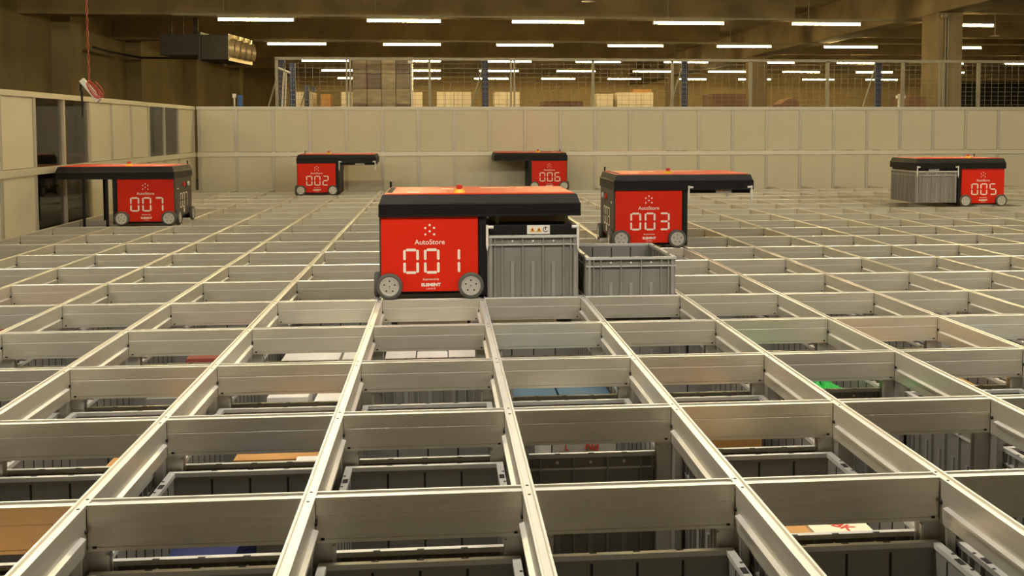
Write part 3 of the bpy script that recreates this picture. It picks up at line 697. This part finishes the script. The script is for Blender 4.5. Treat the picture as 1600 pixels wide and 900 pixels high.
# ------------------------------------------------------------------ racks with loads
def upright(m, x, y, z1, wd=0.09):
    m.box(x-wd/2, x+wd/2, y-0.03, y+0.03, 0, z1, 0)
def rack(xs, y0, y1, zt, zs, label, group, tops=None):
    r = thing('pallet_rack', (0, 0, ZF), label, 'rack', group)
    for k, x in enumerate(xs):
        z1 = (tops[k] if tops else zt)-ZF
        for j, y in enumerate((y0, y1)):
            zz = z1 if (j == 0 or k == 0) else 0.95-ZF
            m = MB(); upright(m, x, y, zz)
            z = max(0.9, zz-1.6)
            while z < zz-0.03:
                for dx in (-0.022, 0.022): m.box(x+dx-0.005, x+dx+0.005, y-0.032, y-0.030, z, z+0.016, 1)
                z += 0.075
            m.build('rack_upright', ['blue', 'steel'], r)
        MB().tube([(x-0.03, y0+0.05, z1-0.12), (x-0.33, y0+0.05, z1-1.1)], 0.014, 6).build('brace', 'steel', r)
    for y in (y0, y1): MB().box(xs[0], xs[-1], y-0.025, y+0.025, zs-ZF-0.12, zs-ZF-0.02).build('beam', 'orange', r)
    MB().box(xs[0]+0.05, xs[-1]-0.05, y0-0.1, y1+0.1, zs-ZF-0.02, zs-ZF).build('deck', 'steel', r)
    return r
ZS = 0.40
rack([-1.91, 0.93, 3.82, 6.72, 9.69], 10.5, 11.6, 1.80, ZS, 'blue pallet rack with white-holed uprights right behind the mesh fence', 'pallet racks')
rack([-2.50, -0.2, 2.6, 5.4], 18.3, 19.5, 0.6, ZS, 'low pallet rack further back carrying bright cartons', 'pallet racks', tops=[1.74, 0.5, 0.5, 0.5])
def load(x0, x1, y0, y1, zt, m, label, nx=2, nz=3, name='carton_stack', cat='carton stack', zb=ZS+0.003, pallet=True):
    t = thing(name, ((x0+x1)/2, (y0+y1)/2, zb), label, cat, 'pallet loads behind the fence')
    hx, hy = (x1-x0)/2, (y1-y0)/2; z0 = 0
    if pallet:
        p_ = MB()
        for k in range(3): p_.box(-hx, hx, -hy+k*(2*hy-0.1)/2, -hy+k*(2*hy-0.1)/2+0.1, 0, 0.022).box(-hx, hx, -hy+k*(2*hy-0.1)/2, -hy+k*(2*hy-0.1)/2+0.1, 0.11, 0.132)
        for k in range(3): p_.box(-hx+k*(2*hx-0.1)/2, -hx+k*(2*hx-0.1)/2+0.1, -hy, hy, 0.022, 0.11)
        p_.build('pallet', 'wood', t); z0 = 0.133
    hz = (zt-zb-z0)/nz
    for a in range(nz):
        for b in range(nx):
            q = 0.004; j = random.uniform(0, 0.012)
            MB().box(-hx+2*hx*b/nx+q, -hx+2*hx*(b+1)/nx-q, -hy+j, hy-j, z0+hz*a+0.001, z0+hz*(a+1)-0.003).build('carton', m if not isinstance(m, (list, tuple)) else m[(b*7+a*3+b*a) % len(m)], t)
    return t
tw = load(-0.95, -0.13, 10.62, 11.5, 1.815, ['wrap', 'wrap_dark', 'wrap', 'wrap_dark', 'wrap_light'], 'tall dark film-wrapped carton stack behind the fence, left of centre', 4, 6)
MB().box(0.414, 0.436, -0.45, -0.44, 0.14, 1.42).box(0.38, 0.45, -0.44, -0.40, 1.34, 1.43).box(0.424, 0.430, -0.44, 0.45, 0.14, 1.41).build('stretch_film', 'plastic_film', tw)
load(-2.86, -2.40, 18.4, 19.3, 1.60, 'cardboard_pale', 'bright pale carton stack behind the fence at its left end', 2, 4)
load(-2.22, -2.02, 18.4, 19.0, 1.555, 'cardboard', 'narrow brown carton stack right of the blue rack post', 1, 3)
load(-1.80, -1.58, 18.4, 19.3, 1.60, 'cardboard_pale', 'narrow pale carton stack left of the tall wrapped stack', 1, 4)
load(-0.50, -0.09, 18.4, 19.3, 1.60, 'cardboard_pale', 'pale carton stack peeping out right of the tall wrapped stack', 2, 4)
load(0.21, 0.95, 18.4, 19.3, 1.605, 'cardboard_pale', 'bright white-pink carton stack just left of the second blue post', 4, 4)
load(1.45, 1.99, 18.4, 19.3, 1.605, 'cardboard_pale', 'bright carton stack just right of the second blue post', 2, 4)
load(1.80, 2.37, 10.7, 11.5, 1.22, 'brown', 'low brown carton load behind the fence, centre', 3, 4)
load(3.65, 4.02, 18.4, 19.3, 1.57, 'cardboard_pale', 'pale carton stack left of the widest bright stack', 1, 4)
load(4.10, 4.90, 18.4, 19.3, 1.60, 'cardboard_pale', 'widest bright white carton stack behind the fence, right of centre', 3, 4)
o = MB().box(4.5, 4.92, 18.7, 19.2, 1.606, 1.68).build('top_carton', 'cardboard'); tag(o, 'flat brown carton lying on top of the widest bright stack', 'box')
load(4.30, 4.80, 10.75, 11.4, 1.33, 'brown', 'dark brown carton stack right of the third blue post', 2, 4)
load(7.30, 7.58, 10.75, 11.4, 1.30, 'brown', 'small dark carton stack right of the fourth blue post', 1, 4)
o = MB().box(7.14, 7.20, 10.7, 10.76, ZS+0.003, 1.33).box(7.11, 7.23, 10.69, 10.77, 1.26, 1.31).build('white_post', 'white'); tag(o, 'short white post beside the fourth blue rack upright', 'post')
m = MB()
m.prism([(-0.15, 0), (0.15, 0), (0.13, 0.80), (0.04, 0.87), (-0.05, 0.85), (-0.14, 0.78)], 'y', -0.2, 0.2)
o = m.build('wrapped_bundle', 'brown', None, (5.50, 11.0, ZS+0.003)); tag(o, 'dark brown peaked bundle behind the fence, between two posts', 'bundle')
m = MB().box(-0.04, 0.04, -0.02, 0.02, 0, 1.42-ZF)
o = m.build('blue_board', 'bright_blue', None, (-3.235, 14.73, ZF)); tag(o, 'narrow bright blue board standing left of the mesh fence', 'board')
o = MB().box(-0.03, 0.03, -0.02, 0.02, 1.37-ZF, 1.44-ZF).box(-0.012, 0.012, -0.012, 0.012, 0, 1.37-ZF).build('white_marker', 'white', None, (-3.33, 14.7, ZF)); tag(o, 'small white marker on a stick beside the blue board', 'marker')
t = thing('pallet_jack_handle', (-1.93, 10.36, ZF), 'chrome T-handled tool leaning at the left end of the fence', 'tool')
MB().tube([(0.0, 0, 0.0), (0.02, 0, 1.7), (0.07, 0, 2.42)], 0.014, 8).tube([(0.06, 0, 0.0), (0.06, 0, 1.7), (0.10, 0, 2.40)], 0.010, 8).build('shaft', 'white', t)
MB().tube([(-0.01, 0, 2.47), (0.15, 0, 2.40)], 0.016, 8).build('grip', 'white', t)
s = thing('wall_sign', (17.4, 24.2, ZF), 'white sign plate with dark round mark at the right edge', 'sign')
MB().box(-0.22, 0.38, 0, 0.02, 2.55, 3.15).build('plate', 'white', s)
MB().box(0.05, 0.11, 0.02, 0.08, 0, 3.2).build('post', 'steel', s)
me = text_mesh('lettering', '0', 0.55, 'hole', 0.01); me.transform(TO_FRONT); link('lettering', me, s, (0.02, -0.003, 2.86))
